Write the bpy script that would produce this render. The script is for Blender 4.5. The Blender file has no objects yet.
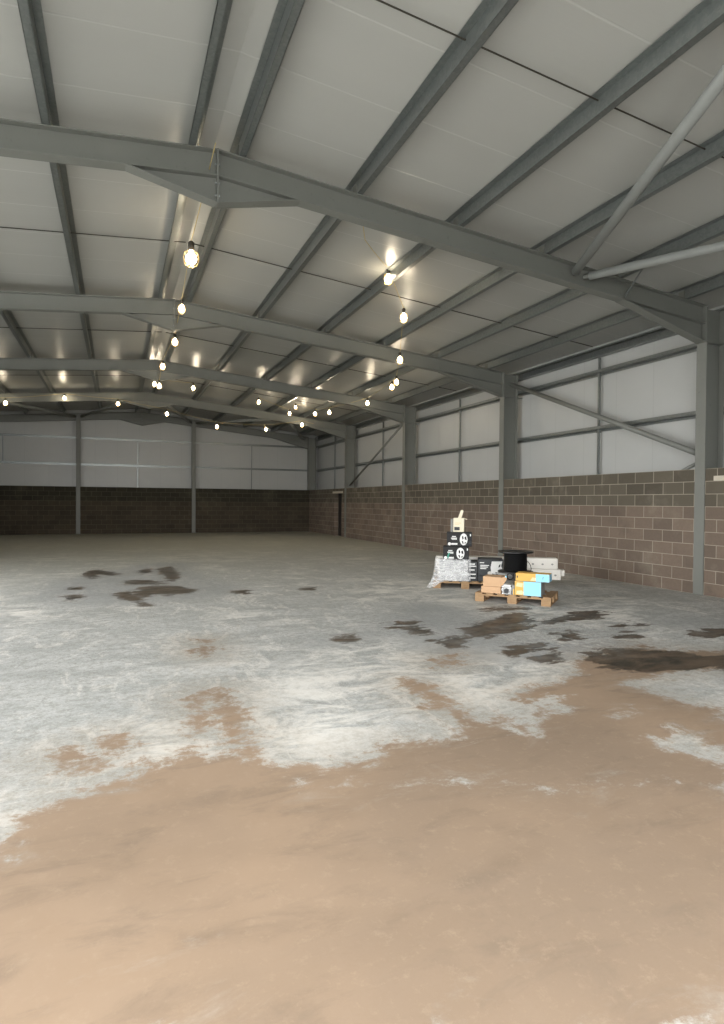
import bpy, bmesh, math, random
import numpy as np
from mathutils import Vector, Matrix

random.seed(7)
C = bpy.context.scene
COL = C.collection

# ------------------------------------------------------------------ camera
cd = bpy.data.cameras.new('camera')
cam = bpy.data.objects.new('camera', cd)
COL.objects.link(cam)
cd.sensor_fit = 'HORIZONTAL'
cd.sensor_width = 36.0
cd.lens = 30.088
cd.clip_end = 200
YAW, PITCH, ROLL = 0.3849, -0.0158, 0.0077
fw = Vector((math.sin(YAW) * math.cos(PITCH), math.cos(YAW) * math.cos(PITCH), math.sin(PITCH)))
r0 = Vector((math.cos(YAW), -math.sin(YAW), 0))
u0 = r0.cross(fw)
rr = math.cos(ROLL) * r0 + math.sin(ROLL) * u0
uu = rr.cross(fw)
cam.matrix_world = Matrix(((rr.x, uu.x, -fw.x, -9.6536), (rr.y, uu.y, -fw.y, 0.0),
                           (rr.z, uu.z, -fw.z, 1.6039), (0, 0, 0, 1)))
C.camera = cam

# ------------------------------------------------------------------ sky, daylight, exposure
SKY_STRENGTH = 11.0     # overcast sky; it reaches the hall only through the open side doorway
BULB_W = 11.0            # each festoon lamp
BULB_EMIT = 30.0
w = bpy.data.worlds.new('overcast')
C.world = w
w.use_nodes = True
bg = w.node_tree.nodes['Background']
bg.inputs[0].default_value = (0.98, 0.985, 0.985, 1)
bg.inputs[1].default_value = SKY_STRENGTH
FRONT, BACKF = -1.3, 31.5       # inner face of the front wall, face of the gable blockwork
DOOR = (1.9, 13.7, 4.8)        # doorway in the left wall: y0, y1, height
FDOOR = (-13.0, -6.0, 4.8)     # front doorway the camera looks in through: x0, x1, height
def portal_light(m, w_, h_):   # sampling portal: guides the sky light, gives none itself
    ld = bpy.data.lights.new('doorway_portal', 'AREA')
    ld.shape = 'RECTANGLE'
    ld.size, ld.size_y = w_, h_
    ld.cycles.is_portal = True
    lo = bpy.data.objects.new('doorway_portal', ld)
    COL.objects.link(lo)
    lo.matrix_world = Matrix(m)
portal_light(((0, 0, -1, -17.8), (-1, 0, 0, (DOOR[0] + DOOR[1]) / 2), (0, 1, 0, DOOR[2] / 2), (0, 0, 0, 1)), DOOR[1] - DOOR[0], DOOR[2])
portal_light(((1, 0, 0, (FDOOR[0] + FDOOR[1]) / 2), (0, 0, -1, FRONT - 0.15), (0, 1, 0, FDOOR[2] / 2), (0, 0, 0, 1)), FDOOR[1] - FDOOR[0], FDOOR[2])
C.view_settings.view_transform = 'Standard'
C.view_settings.look = 'None'
C.view_settings.gamma = 1.0
C.view_settings.use_curve_mapping = False
C.view_settings.exposure = 0.0
C.cycles.use_denoising = True
C.cycles.max_bounces = 10
C.cycles.diffuse_bounces = 6
C.cycles.sample_clamp_indirect = 4.0

# ------------------------------------------------------------------ materials
def lin(c):
    return tuple(((v / 255) / 12.92 if v / 255 <= 0.04045 else ((v / 255 + 0.055) / 1.055) ** 2.4) for v in c)

class N:
    """small helper over one material's node tree"""
    def __init__(s, name):
        s.m = bpy.data.materials.new(name)
        s.m.use_nodes = True
        s.t = s.m.node_tree
        s.b = s.t.nodes['Principled BSDF']
    def node(s, typ, **kw):
        n = s.t.nodes.new(typ)
        for k, v in kw.items():
            setattr(n, k, v)
        return n
    def put(s, inp, v):
        if hasattr(v, 'links') or hasattr(v, 'is_linked'):
            s.t.links.new(v, inp)
        elif isinstance(v, (tuple, list)) and len(v) == 3 and inp.type == 'RGBA':
            inp.default_value = (*v, 1)
        else:
            inp.default_value = v
    def math(s, op, a, b=0.0, c=None, clamp=False):
        n = s.node('ShaderNodeMath', operation=op, use_clamp=clamp)
        s.put(n.inputs[0], a); s.put(n.inputs[1], b)
        if c is not None:
            s.put(n.inputs[2], c)
        return n.outputs[0]
    def mix(s, f, a, b, mode='MIX'):
        n = s.node('ShaderNodeMix', data_type='RGBA', blend_type=mode)
        s.put(n.inputs[0], f); s.put(n.inputs[6], a); s.put(n.inputs[7], b)
        return n.outputs[2]
    def coord(s, scale=(1, 1, 1), rot=(0, 0, 0)):
        tc = s.node('ShaderNodeTexCoord')
        mp = s.node('ShaderNodeMapping')
        s.t.links.new(tc.outputs['Object'], mp.inputs[0])
        mp.inputs['Scale'].default_value = scale
        mp.inputs['Rotation'].default_value = rot
        return mp.outputs[0]
    def noise(s, vec, scale, detail=4, rough=0.55, dist=0.0):
        n = s.node('ShaderNodeTexNoise')
        s.t.links.new(vec, n.inputs['Vector'])
        n.inputs['Scale'].default_value = scale
        n.inputs['Detail'].default_value = detail
        n.inputs['Roughness'].default_value = rough
        n.inputs['Distortion'].default_value = dist
        return n.outputs[0]
    def ramp(s, f, lo, hi, a=0.0, b=1.0):
        n = s.node('ShaderNodeMapRange', interpolation_type='SMOOTHSTEP')
        s.put(n.inputs[0], f)
        for i, v in enumerate((lo, hi, a, b)):
            n.inputs[i + 1].default_value = v
        return n.outputs[0]
    def bump(s, h, strength=0.2, dist=0.01):
        n = s.node('ShaderNodeBump')
        n.inputs['Strength'].default_value = strength
        n.inputs['Distance'].default_value = dist
        s.put(n.inputs['Height'], h)
        s.t.links.new(n.outputs[0], s.b.inputs['Normal'])
    def set(s, color=None, rough=None, metal=None, **kw):
        if color is not None: s.put(s.b.inputs['Base Color'], color)
        if rough is not None: s.put(s.b.inputs['Roughness'], rough)
        if metal is not None: s.put(s.b.inputs['Metallic'], metal)
        for k, v in kw.items():
            s.put(s.b.inputs[k.replace('_', ' ')], v)
        return s.m

def plain(name, rgb, rough=0.6, metal=0.0, var=0.12, scale=6.0):
    n = N(name)
    c = lin(rgb)
    v = n.noise(n.coord(), scale, 3)
    col = n.mix(v, tuple(x * (1 - var) for x in c), tuple(min(1, x * (1 + var)) for x in c))
    return n.set(col, rough, metal)

def m_steel():
    n = N('painted_steel')
    co = n.coord()
    v = n.noise(co, 1.7, 4)
    sp = n.ramp(n.noise(co, 14, 3), 0.62, 0.75)
    col = n.mix(v, lin((114, 116, 111)), lin((126, 127, 121)))
    col = n.mix(n.math('MULTIPLY', sp, 0.25), col, lin((80, 82, 80)))
    return n.set(col, 0.5, 0.0)

def m_galv():
    n = N('galvanised_steel')
    v = n.node('ShaderNodeTexVoronoi')
    n.t.links.new(n.coord(), v.inputs['Vector'])
    v.inputs['Scale'].default_value = 35
    col = n.mix(v.outputs['Color'], lin((128, 133, 132)), lin((142, 146, 144)))
    return n.set(col, 0.34, 0.7)

def m_roof():
    n = N('roof_liner_panel')
    tc = n.node('ShaderNodeTexCoord')
    sx = n.node('ShaderNodeSeparateXYZ')
    n.t.links.new(tc.outputs['Object'], sx.inputs[0])
    y = n.math('FRACT', n.math('ADD', sx.outputs[1], 20.28))
    d = n.math('ABSOLUTE', n.math('SUBTRACT', y, 0.5))
    joint = n.ramp(d, 0.006, 0.016, 1.0, 0.0)
    mid = n.ramp(n.math('ABSOLUTE', n.math('SUBTRACT', n.math('FRACT', n.math('MULTIPLY', sx.outputs[1], 10)), 0.5)), 0.05, 0.2, 1.0, 0.0)
    v = n.noise(n.coord((0.3, 1, 1)), 1.3, 4)
    col = n.mix(v, lin((172, 172, 167)), lin((182, 182, 177)))
    col = n.mix(n.math('MULTIPLY', joint, 0.5), col, lin((200, 200, 196)))
    n.bump(n.math('ADD', n.math('MULTIPLY', joint, -1.0), n.math('MULTIPLY', mid, 0.12)), 0.5, 0.004)
    return n.set(col, 0.30, 0.0)

def m_clad(axis):
    n = N('wall_liner_panel')
    tc = n.node('ShaderNodeTexCoord')
    sx = n.node('ShaderNodeSeparateXYZ')
    n.t.links.new(tc.outputs['Object'], sx.inputs[0])
    y = n.math('FRACT', n.math('ADD', sx.outputs[axis], 40.13))
    joint = n.ramp(n.math('ABSOLUTE', n.math('SUBTRACT', y, 0.5)), 0.004, 0.014, 1.0, 0.0)
    rib = n.ramp(n.math('ABSOLUTE', n.math('SUBTRACT', n.math('FRACT', n.math('MULTIPLY', sx.outputs[axis], 20)), 0.5)), 0.1, 0.3, 1.0, 0.0)
    v = n.noise(n.coord(), 0.9, 4)
    col = n.mix(v, lin((178, 180, 178)), lin((190, 191, 189)))
    col = n.mix(n.math('MULTIPLY', joint, 0.14), col, lin((120, 122, 120)))
    n.bump(n.math('ADD', n.math('MULTIPLY', joint, -1.0), n.math('MULTIPLY', rib, 0.15)), 0.5, 0.004)
    return n.set(col, 0.36, 0.0)

def m_block(axis, dark_fac):
    n = N('concrete_blockwork')
    tc = n.node('ShaderNodeTexCoord')
    sx = n.node('ShaderNodeSeparateXYZ')
    n.t.links.new(tc.outputs['Object'], sx.inputs[0])
    cx = n.node('ShaderNodeCombineXYZ')
    n.t.links.new(n.math('ADD', sx.outputs[axis], 60.06), cx.inputs[0])
    n.t.links.new(sx.outputs[2], cx.inputs[1])
    br = n.node('ShaderNodeTexBrick')
    n.t.links.new(cx.outputs[0], br.inputs['Vector'])
    br.offset = 0.5
    br.inputs['Scale'].default_value = 1.0
    br.inputs['Brick Width'].default_value = 0.45
    br.inputs['Row Height'].default_value = 0.225
    br.inputs['Mortar Size'].default_value = 0.0075
    br.inputs['Mortar Smooth'].default_value = 0.35
    br.inputs['Bias'].default_value = 0.0
    br.inputs['Color1'].default_value = (0, 0, 0, 1)
    br.inputs['Color2'].default_value = (1, 1, 1, 1)
    br.inputs['Mortar'].default_value = (0.5, 0.5, 0.5, 1)
    co = n.coord()
    stain = n.noise(co, 1.1, 5, 0.6)
    fine = n.noise(co, 26, 4, 0.7)
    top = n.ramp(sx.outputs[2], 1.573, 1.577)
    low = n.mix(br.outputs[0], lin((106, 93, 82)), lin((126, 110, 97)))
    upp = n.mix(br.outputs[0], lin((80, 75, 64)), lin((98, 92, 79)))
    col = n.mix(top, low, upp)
    col = n.mix(n.ramp(stain, 0.52, 0.74, 0.0, 0.55), col, lin((146, 136, 122)))
    col = n.mix(n.ramp(stain, 0.46, 0.28, 0.0, 0.5), col, lin((80, 72, 62)))
    col = n.mix(n.ramp(fine, 0.3, 0.7, 0.0, 0.35), col, lin((96, 86, 76)))
    mort = n.mix(stain, lin((132, 122, 108)), lin((186, 177, 162)))
    col = n.mix(n.math('MULTIPLY', br.outputs['Fac'], 0.9), col, mort)
    if dark_fac < 1.0:
        col = n.mix(1.0, col, (dark_fac, dark_fac * 1.04, dark_fac * 0.92), 'MULTIPLY')  # multiplies the whole block colour darker and slightly olive
    n.bump(n.math('ADD', n.math('MULTIPLY', br.outputs['Fac'], -1.0), n.math('MULTIPLY', fine, 0.5)), 0.6, 0.006)
    return n.set(col, 0.92, 0.0)

def m_floor():
    n = N('concrete_floor')
    def attr(k):
        a = n.node('ShaderNodeAttribute', attribute_name=k)
        return a.outputs['Fac']
    co = n.coord((1, 1, 1))
    sw = n.coord((0.75, 1.45, 1), (0, 0, 0.45))      # brushed sweeps of the power float
    sw2 = n.coord((1.6, 0.7, 1), (0, 0, -0.35))
    big = n.noise(co, 0.35, 4, 0.55)
    mid = n.noise(sw, 2.0, 10, 0.72, 0.7)
    mid2 = n.noise(sw2, 1.8, 10, 0.72, 0.9)
    fine = n.noise(co, 13, 8, 0.78)
    rag = n.noise(n.coord((0.7, 1.5, 1), (0, 0, -0.2)), 3.2, 8, 0.66, 0.5)
    base = n.mix(n.ramp(mid, 0.36, 0.66), lin((166, 168, 166)), lin((194, 195, 193)))
    base = n.mix(n.ramp(mid2, 0.51, 0.62, 0, 0.65), base, lin((220, 217, 211)))
    base = n.mix(n.ramp(fine, 0.46, 0.60, 0.0, 0.55), base, lin((140, 139, 131)))
    spk = n.noise(co, 48, 4, 0.8)
    base = n.mix(n.ramp(spk, 0.50, 0.66, 0.0, 0.45), base, lin((128, 126, 118)))
    base = n.mix(n.ramp(spk, 0.46, 0.34, 0.0, 0.4), base, lin((232, 230, 224)))
    base = n.mix(n.math('MULTIPLY', n.ramp(big, 0.47, 0.62), n.ramp(mid, 0.42, 0.60, 0.0, 0.7)), base, lin((232, 228, 220)))
    far = n.ramp(attr('lamp_tint'), 0.0, 1.0)
    base = n.mix(n.math('MULTIPLY', far, 0.75), base, lin((178, 176, 160)))  # greenish lamp light on the far floor, put into its colour
    f0, m0, m1, r0_ = [n.math('SUBTRACT', q, 0.5) for q in (fine, mid, mid2, rag)]
    wob = n.math('ADD', n.math('MULTIPLY', m0, 0.7), n.math('MULTIPLY', f0, 0.5))
    wob = n.math('ADD', wob, n.math('MULTIPLY', m1, 0.5))
    dark_fac = n.ramp(n.math('ADD', attr('dark_fac'), n.math('MULTIPLY', wob, 2.2)), -0.2, 0.35, 0.0, 0.5)  # grey damp areas of the slab
    base = n.mix(dark_fac, base, lin((146, 149, 150)))
    mudf = n.math('ADD', n.math('ADD', attr('mud'), 0.05), wob)
    mudc = n.mix(n.ramp(big, 0.35, 0.65), lin((130, 111, 92)), lin((152, 129, 106)))
    mudc = n.mix(n.ramp(rag, 0.48, 0.72, 0.0, 0.5), mudc, lin((112, 96, 80)))
    mudc = n.mix(n.ramp(fine, 0.5, 0.72, 0.0, 0.35), mudc, lin((170, 150, 128)))
    op = n.ramp(n.math('ADD', mid, n.math('MULTIPLY', attr('mud'), 0.25)), 0.30, 0.52, 0.60, 0.96)
    mud = n.math('MULTIPLY', n.ramp(mudf, -0.06, 0.09), op)
    stainy = n.ramp(mudf, -0.55, 0.05, 0.0, 0.34)
    col = n.mix(stainy, base, lin((160, 146, 126)))
    col = n.mix(mud, col, mudc)
    wetf = n.math('ADD', n.math('ADD', attr('wet'), 0.04), n.math('ADD', n.math('MULTIPLY', r0_, 0.95), n.math('MULTIPLY', f0, 0.25)))
    wet = n.math('MULTIPLY', n.ramp(wetf, -0.03, 0.06), n.ramp(mid, 0.34, 0.56, 0.72, 0.97))
    wetc = n.mix(n.ramp(rag, 0.42, 0.6), lin((44, 40, 31)), lin((84, 70, 55)))
    col = n.mix(wet, col, wetc)
    rough = n.math('SUBTRACT', n.ramp(mid, 0.3, 0.7, 0.66, 0.82), n.math('MULTIPLY', wet, 0.3))
    rough = n.math('SUBTRACT', rough, n.math('MULTIPLY', dark_fac, 0.2))
    n.bump(n.math('ADD', n.math('MULTIPLY', mid, 0.6), n.math('MULTIPLY', fine, 0.3)), 0.2, 0.01)
    return n.set(col, rough, 0.0)

def m_wood():
    n = N('pallet_timber')
    v = n.noise(n.coord((3, 3, 14)), 3, 5, 0.6)
    col = n.mix(v, lin((120, 94, 66)), lin((182, 150, 112)))
    return n.set(col, 0.8)

def m_emit(name, rgb, s):
    n = N(name)
    return n.set(rgb, 0.3, 0.0, Emission_Color=rgb, Emission_Strength=s)

def m_film():
    n = N('clear_stretch_film')
    v = n.noise(n.coord((1, 1, 3)), 7, 5, 0.7, 1.0)
    n.bump(v, 0.9, 0.03)
    return n.set((0.86, 0.87, 0.88), 0.16, 0.0, Alpha=n.ramp(v, 0.4, 0.62, 0.12, 0.5))

def m_wrap_carton():
    n = N('white_carton_under_film')
    v = n.noise(n.coord((1, 1, 2.5)), 9, 4, 0.6, 1.2)
    col = n.mix(n.ramp(v, 0.42, 0.6), lin((165, 167, 168)), lin((244, 244, 242)))
    return n.set(col, 0.45)

STEEL, GALV, ROOF = m_steel(), m_galv(), m_roof()
CLAD_X, CLAD_Y = m_clad(0), m_clad(1)
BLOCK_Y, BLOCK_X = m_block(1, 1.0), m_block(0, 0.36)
FLOOR, WOOD, FILM, WRAPC = m_floor(), m_wood(), m_film(), m_wrap_carton()
LINTEL = plain('concrete_lintel', (196, 188, 172), 0.85)
YARD = plain('concrete_yard', (150, 150, 146), 0.9)
DARKDOOR = plain('dark_door_paint', (38, 38, 38), 0.5)
CARD = plain('brown_cardboard', (196, 160, 124), 0.8, scale=9)
BLACKP = plain('black_printed_card', (12, 12, 13), 0.6)
GREYP = plain('charcoal_printed_card', (52, 54, 57), 0.55)
WHITEP = plain('white_print', (232, 232, 230), 0.5, var=0.04)
CREAM = plain('cream_card', (232, 224, 200), 0.6, var=0.05)
YEL = plain('mustard_print', (218, 172, 84), 0.55, var=0.06)
PEACH = plain('peach_print', (238, 204, 160), 0.55, var=0.05)
BLUE = plain('sky_blue_print', (150, 214, 242), 0.5, var=0.03)
TEALP = plain('teal_print', (60, 150, 130), 0.5)
WHITEC = plain('white_carton', (222, 218, 210), 0.6, var=0.06)
GREYC = plain('grey_carton', (140, 140, 136), 0.7)
BLACKR = plain('black_plastic', (20, 21, 22), 0.4)
CABLEB = N('black_cable_winding')
CABLEB = CABLEB.set(lin((13, 13, 14)), 0.5)
BULB = m_emit('warm_lamp_glass', (1.0, 0.86, 0.62), BULB_EMIT)
CABLE = plain('yellow_festoon_cable', (196, 176, 120), 0.6)
GUARD = plain('orange_lamp_guard', (224, 190, 130), 0.5)
SOCK = plain('lamp_socket', (60, 56, 48), 0.5)
TUBE = plain('grey_painted_tube', (150, 153, 150), 0.5)

# ------------------------------------------------------------------ geometry helpers
def obj(name, bm, m, parent=None, smooth=False, bevel=0.0):
    me = bpy.data.meshes.new(name)
    bmesh.ops.recalc_face_normals(bm, faces=bm.faces[:])
    bm.to_mesh(me)
    bm.free()
    o = bpy.data.objects.new(name, me)
    COL.objects.link(o)
    for k in (m if isinstance(m, (list, tuple)) else [m]):
        me.materials.append(k)
    if smooth:
        for p in me.polygons:
            p.use_smooth = True
    if parent is not None:
        o.parent = parent
    if bevel:
        b = o.modifiers.new('edge', 'BEVEL')
        b.width = bevel
        b.segments = 2
        b.limit_method = 'ANGLE'
    return o

def thing(name, label, cat, loc=(0, 0, 0), rotz=0.0, group=None):
    o = bpy.data.objects.new(name, None)
    o.empty_display_size = 0.1
    COL.objects.link(o)
    o.location = loc
    o.rotation_euler = (0, 0, rotz)
    return tag(o, label, cat, group)

def tag(o, label, cat, group=None):
    o['label'] = label
    o['category'] = cat
    if group:
        o['group'] = group
    return o

def struct(o, label, cat='structure'):
    o['kind'] = 'structure'
    o['label'] = label
    o['category'] = cat
    return o

def box(bm, x0, x1, y0, y1, z0, z1, mi=0):
    v = [bm.verts.new((x, y, z)) for z in (z0, z1) for y in (y0, y1) for x in (x0, x1)]
    for f in ((0, 2, 3, 1), (4, 5, 7, 6), (0, 1, 5, 4), (2, 6, 7, 3), (0, 4, 6, 2), (1, 3, 7, 5)):
        bm.faces.new([v[i] for i in f]).material_index = mi
    return v

def prism(bm, poly, lo, hi, axis):
    """extrude a 2-D polygon along axis 0/1/2; poly gives the other two coordinates in order"""
    def P(a, b, t):
        return {0: (t, a, b), 1: (a, t, b), 2: (a, b, t)}[axis]
    A = [bm.verts.new(P(a, b, lo)) for a, b in poly]
    B = [bm.verts.new(P(a, b, hi)) for a, b in poly]
    n = len(poly)
    bm.faces.new(A)
    bm.faces.new(B[::-1])
    for i in range(n):
        bm.faces.new((A[i], B[i], B[(i + 1) % n], A[(i + 1) % n]))

def tube(bm, p, q, r, seg=12, r2=None):
    p, q = Vector(p), Vector(q)
    d = (q - p)
    z = d.normalized()
    x = z.orthogonal().normalized()
    y = z.cross(x)
    r2 = r if r2 is None else r2
    A = [bm.verts.new(p + (x * math.cos(a) + y * math.sin(a)) * r) for a in [2 * math.pi * i / seg for i in range(seg)]]
    B = [bm.verts.new(q + (x * math.cos(a) + y * math.sin(a)) * r2) for a in [2 * math.pi * i / seg for i in range(seg)]]
    for i in range(seg):
        bm.faces.new((A[i], A[(i + 1) % seg], B[(i + 1) % seg], B[i]))
    bm.faces.new(A[::-1])
    bm.faces.new(B)

def polytube(bm, pts, r, seg=6):
    pts = [Vector(p) for p in pts]
    rings = []
    ref = None
    for i, p in enumerate(pts):
        t = (pts[min(i + 1, len(pts) - 1)] - pts[max(i - 1, 0)]).normalized()
        if ref is None:
            ref = t.orthogonal().normalized()
        x = (ref - t * ref.dot(t)).normalized()
        ref = x
        y = t.cross(x)
        rings.append([bm.verts.new(p + (x * math.cos(a) + y * math.sin(a)) * r) for a in [2 * math.pi * k / seg for k in range(seg)]])
    for a, b in zip(rings, rings[1:]):
        for k in range(seg):
            bm.faces.new((a[k], a[(k + 1) % seg], b[(k + 1) % seg], b[k]))
    bm.faces.new(rings[0][::-1])
    bm.faces.new(rings[-1])

def lathe(bm, prof, c=(0, 0, 0), seg=24, mi=0):
    rings = []
    for r, z in prof:
        if r < 1e-5:
            rings.append([bm.verts.new((c[0], c[1], c[2] + z))])
        else:
            rings.append([bm.verts.new((c[0] + r * math.cos(2 * math.pi * k / seg), c[1] + r * math.sin(2 * math.pi * k / seg), c[2] + z)) for k in range(seg)])
    for a, b in zip(rings, rings[1:]):
        for k in range(seg):
            k2 = (k + 1) % seg
            if len(a) == 1 and len(b) == 1:
                continue
            if len(a) == 1:
                f = bm.faces.new((a[0], b[k2], b[k]))
            elif len(b) == 1:
                f = bm.faces.new((a[k], a[k2], b[0]))
            else:
                f = bm.faces.new((a[k], a[k2], b[k2], b[k]))
            f.material_index = mi

def B():
    return bmesh.new()

# ------------------------------------------------------------------ the building
FY = [7.77 + 6.04 * k for k in range(4)]           # the four inner portal frames in view
GF = 31.75                                         # gable frame
RX, RZ, SL, SLL = -8.5, 5.965, 0.0976, 0.083                   # ridge x, rafter top at ridge, roof slope
XL, XR = -17.0, 0.0                                # inner faces of the columns
PD = 0.19                                          # purlin depth
def ztop(x):
    return RZ - (SL if x > RX else SLL) * abs(x - RX)

# --- stains on the slab, outlines in metres on the floor
MUD = [[(-8.68,3.31),(-8.54,3.4),(-8.35,3.48),(-8.16,3.48),(-7.97,3.6),(-7.83,3.59),(-7.63,3.56),(-7.45,3.52),(-7.34,3.68),(-7.34,3.89),(-7.37,4.18),(-7.31,4.56),(-7.24,4.91),(-7.16,4.87),(-7.12,4.64),(-7.16,4.28),(-7.16,3.98),(-7.19,3.72),(-6.99,3.82),(-6.96,3.68),(-6.9,3.55),(-6.59,3.77),(-6.34,3.87),(-6.07,4.04),(-6.21,4.15),(-6.24,4.28),(-5.98,4.3),(-5.55,4.55),(-5.36,4.82),(-4.89,4.99),(-4.11,5.19),(-4.11,4.94),(-4.16,4.72),(-3.67,4.77),(-3.5,4.62),(-3.13,4.48),(-3.84,3.98),(-4.11,4.16),(-4.43,4.28),(-4.81,4.27),(-5.22,4.15),(-5.42,4.09),(-5.38,3.89),(-5.41,3.7),(-5.39,3.48),(-5.32,3.28),(-5.49,3.12),(-5.49,2.85),(-6.21,2.35)],[(-8.68,3.31),(-6.21,2.35),(-6.69,1.44),(-7.51,1.03),(-10.51,2.22),(-10.31,2.85),(-9.93,3.58),(-9.58,3.75),(-9.46,3.91),(-9.36,3.76),(-9.25,3.98),(-9.12,3.8),(-8.94,3.78),(-8.84,3.59),(-8.74,3.51),(-8.57,3.49)],[(-8.9,5.22),(-8.82,5.22),(-8.82,4.39),(-8.83,3.62),(-8.93,3.7),(-8.96,4.17)],[(-9.11,5.02),(-8.97,5.25),(-9.07,4.31),(-9.15,4.25)],[(-8.74,7.15),(-8.65,7.12),(-8.77,6.38),(-8.85,6.42)],[(-9.73,4.37),(-9.6,4.4),(-9.55,4.23),(-9.61,4.15),(-9.71,4.26)],[(-10.03,4.2),(-9.95,4.25),(-9.9,4.12),(-9.97,4.06)],[(-9.92,4.01),(-9.78,4.06),(-9.7,3.92),(-9.8,3.9),(-9.91,3.94)],[(-6.52,4.18),(-6.32,4.25),(-6.35,4.11),(-6.57,4.06)],[(-6.69,5.44),(-6.34,5.53),(-6.46,5.19),(-6.78,5.16)]]
MUD_GAPS = [[(-6.19,3.5),(-5.98,3.61),(-5.89,3.59),(-6.04,3.46),(-6.17,3.42)],[(-5.95,3.41),(-5.89,3.29),(-5.92,3.05),(-5.93,2.78),(-5.97,2.52),(-6.14,2.39),(-6.21,2.74),(-6.31,2.92),(-6.32,3.11),(-6.13,3.09)],[(-6.99,3.82),(-6.96,3.68),(-6.96,3.43),(-7.03,3.4),(-7.08,3.6)],[(-6.34,3.87),(-6.27,3.79),(-6.64,3.67),(-6.8,3.7)]]
WET = [[(-10.35,14.66),(-10.18,15.02),(-10.08,15.42),(-9.84,14.91),(-9.65,14.43),(-9.75,13.89),(-9.99,14.35),(-10.09,13.47),(-10.25,13.88)],[(-9.21,14.7),(-8.97,15.06),(-8.94,14.4),(-9.14,14.07)],[(-8.78,14.99),(-8.45,15.47),(-8.38,14.64),(-8.46,13.28),(-8.64,12.49),(-8.69,13.36),(-8.74,14.13)],[(-9.56,12.8),(-9.31,13.04),(-9.0,12.86),(-8.78,12.38),(-9.06,12.25),(-9.42,12.37)],[(-9.41,11.34),(-9.17,11.92),(-8.89,12.05),(-8.55,11.86),(-8.4,11.52),(-8.29,11.22),(-8.42,10.88),(-8.64,10.89),(-8.82,10.66),(-9.04,10.97),(-9.2,10.68),(-9.35,10.84)],[(-9.63,11.18),(-9.44,11.48),(-9.39,10.74),(-9.28,10.37),(-9.18,9.74),(-9.27,9.72),(-9.4,10.31),(-9.57,10.7)],[(-10.52,11.02),(-10.31,11.29),(-10.18,10.91),(-10.34,10.64)],[(-7.71,10.88),(-7.41,10.91),(-7.52,10.56),(-7.72,10.63)],[(-10.48,12.24),(-10.28,12.31),(-10.26,11.9),(-10.43,11.95)],[(-4.62,7.75),(-4.22,7.89),(-3.82,7.8),(-3.86,7.57),(-4.33,7.6)],[(-5.48,6.68),(-5.1,6.96),(-4.59,7.23),(-4.17,7.33),(-4.32,6.9),(-4.73,6.41),(-5.17,6.19),(-5.56,6.15),(-5.64,6.36)],[(-4.33,6.68),(-3.77,6.94),(-3.1,7.12),(-2.9,6.96),(-3.36,6.63),(-3.84,6.65),(-4.27,6.51)],[(-6.13,7.19),(-5.91,7.32),(-5.97,6.92),(-6.05,6.57),(-6.24,6.52),(-6.25,6.83)],[(-6.2,6.17),(-5.9,6.34),(-5.8,6.18),(-6.01,5.89),(-6.23,5.82)],[(-6.28,7.24),(-6.12,7.32),(-6.26,7.03),(-6.38,7.0)],[(-4.06,5.66),(-3.76,5.74),(-3.63,5.63),(-3.85,5.47),(-4.09,5.5)],[(-3.42,6.21),(-3.24,6.21),(-3.4,6.06),(-3.5,6.09)],[(-3.18,6.12),(-3.03,6.14),(-3.2,5.99),(-3.27,6.01)],[(-3.0,5.4),(-2.53,5.61),(-2.22,5.5),(-2.68,5.16),(-3.06,5.18)],[(-5.71,5.53),(-5.42,5.62),(-5.5,5.4),(-5.77,5.32)],[(-5.3,5.63),(-5.08,5.59),(-5.26,5.41),(-5.41,5.42)],[(-4.64,6.0),(-4.36,6.02),(-4.52,5.77),(-4.77,5.75)],[(-5.57,5.2),(-5.23,5.21),(-5.45,4.98),(-5.68,4.98)],[(-7.23,6.71),(-7.02,6.8),(-7.07,6.48),(-7.25,6.44)],[(-6.49,10.87),(-6.17,10.9),(-6.32,10.54),(-6.49,10.59)],[(-5.04,5.05),(-4.44,5.16),(-4.2,4.97),(-4.04,4.82),(-3.87,4.61),(-3.59,4.55),(-3.3,4.36),(-3.84,3.98),(-4.07,4.19),(-4.61,4.24),(-5.01,4.35),(-5.21,4.57)]]
DAMP = [[(-11.09,11.01),(-10.87,13.25),(-10.2,14.62),(-8.86,16.5),(-7.5,16.34),(-8.07,14.54),(-7.41,10.91),(-8.4,10.07),(-9.61,9.89),(-10.45,10.19)],[(-2.91,6.32),(-2.12,6.35),(-1.65,6.02),(-1.03,5.64),(-1.59,5.27),(-2.6,5.63),(-3.17,5.91)],[(-7.9,6.84),(-6.77,7.15),(-6.4,6.76),(-7.01,6.25),(-7.71,6.27)],[(-5.32,8.99),(-4.64,7.94),(-5.26,5.87),(-4.55,5.35),(-5.56,4.82),(-6.41,5.13),(-6.79,5.93),(-6.58,7.28)]]

def sdf(P, poly):
    """signed distance to a polygon, positive inside"""
    A = np.array(poly)
    Bq = np.roll(A, -1, 0)
    d = np.full(len(P), 1e9)
    ins = np.zeros(len(P), bool)
    for a, b in zip(A, Bq):
        e = b - a
        wv = P - a
        t = np.clip((wv @ e) / max(e @ e, 1e-9), 0, 1)
        d = np.minimum(d, ((wv - t[:, None] * e) ** 2).sum(1))
        c1 = (P[:, 1] >= a[1]) & (P[:, 1] < b[1]) & (e[0] * wv[:, 1] > e[1] * wv[:, 0])
        c2 = (P[:, 1] < a[1]) & (P[:, 1] >= b[1]) & (e[0] * wv[:, 1] < e[1] * wv[:, 0])
        ins ^= c1 | c2
    d = np.sqrt(d)
    return np.where(ins, d, -d)

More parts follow.
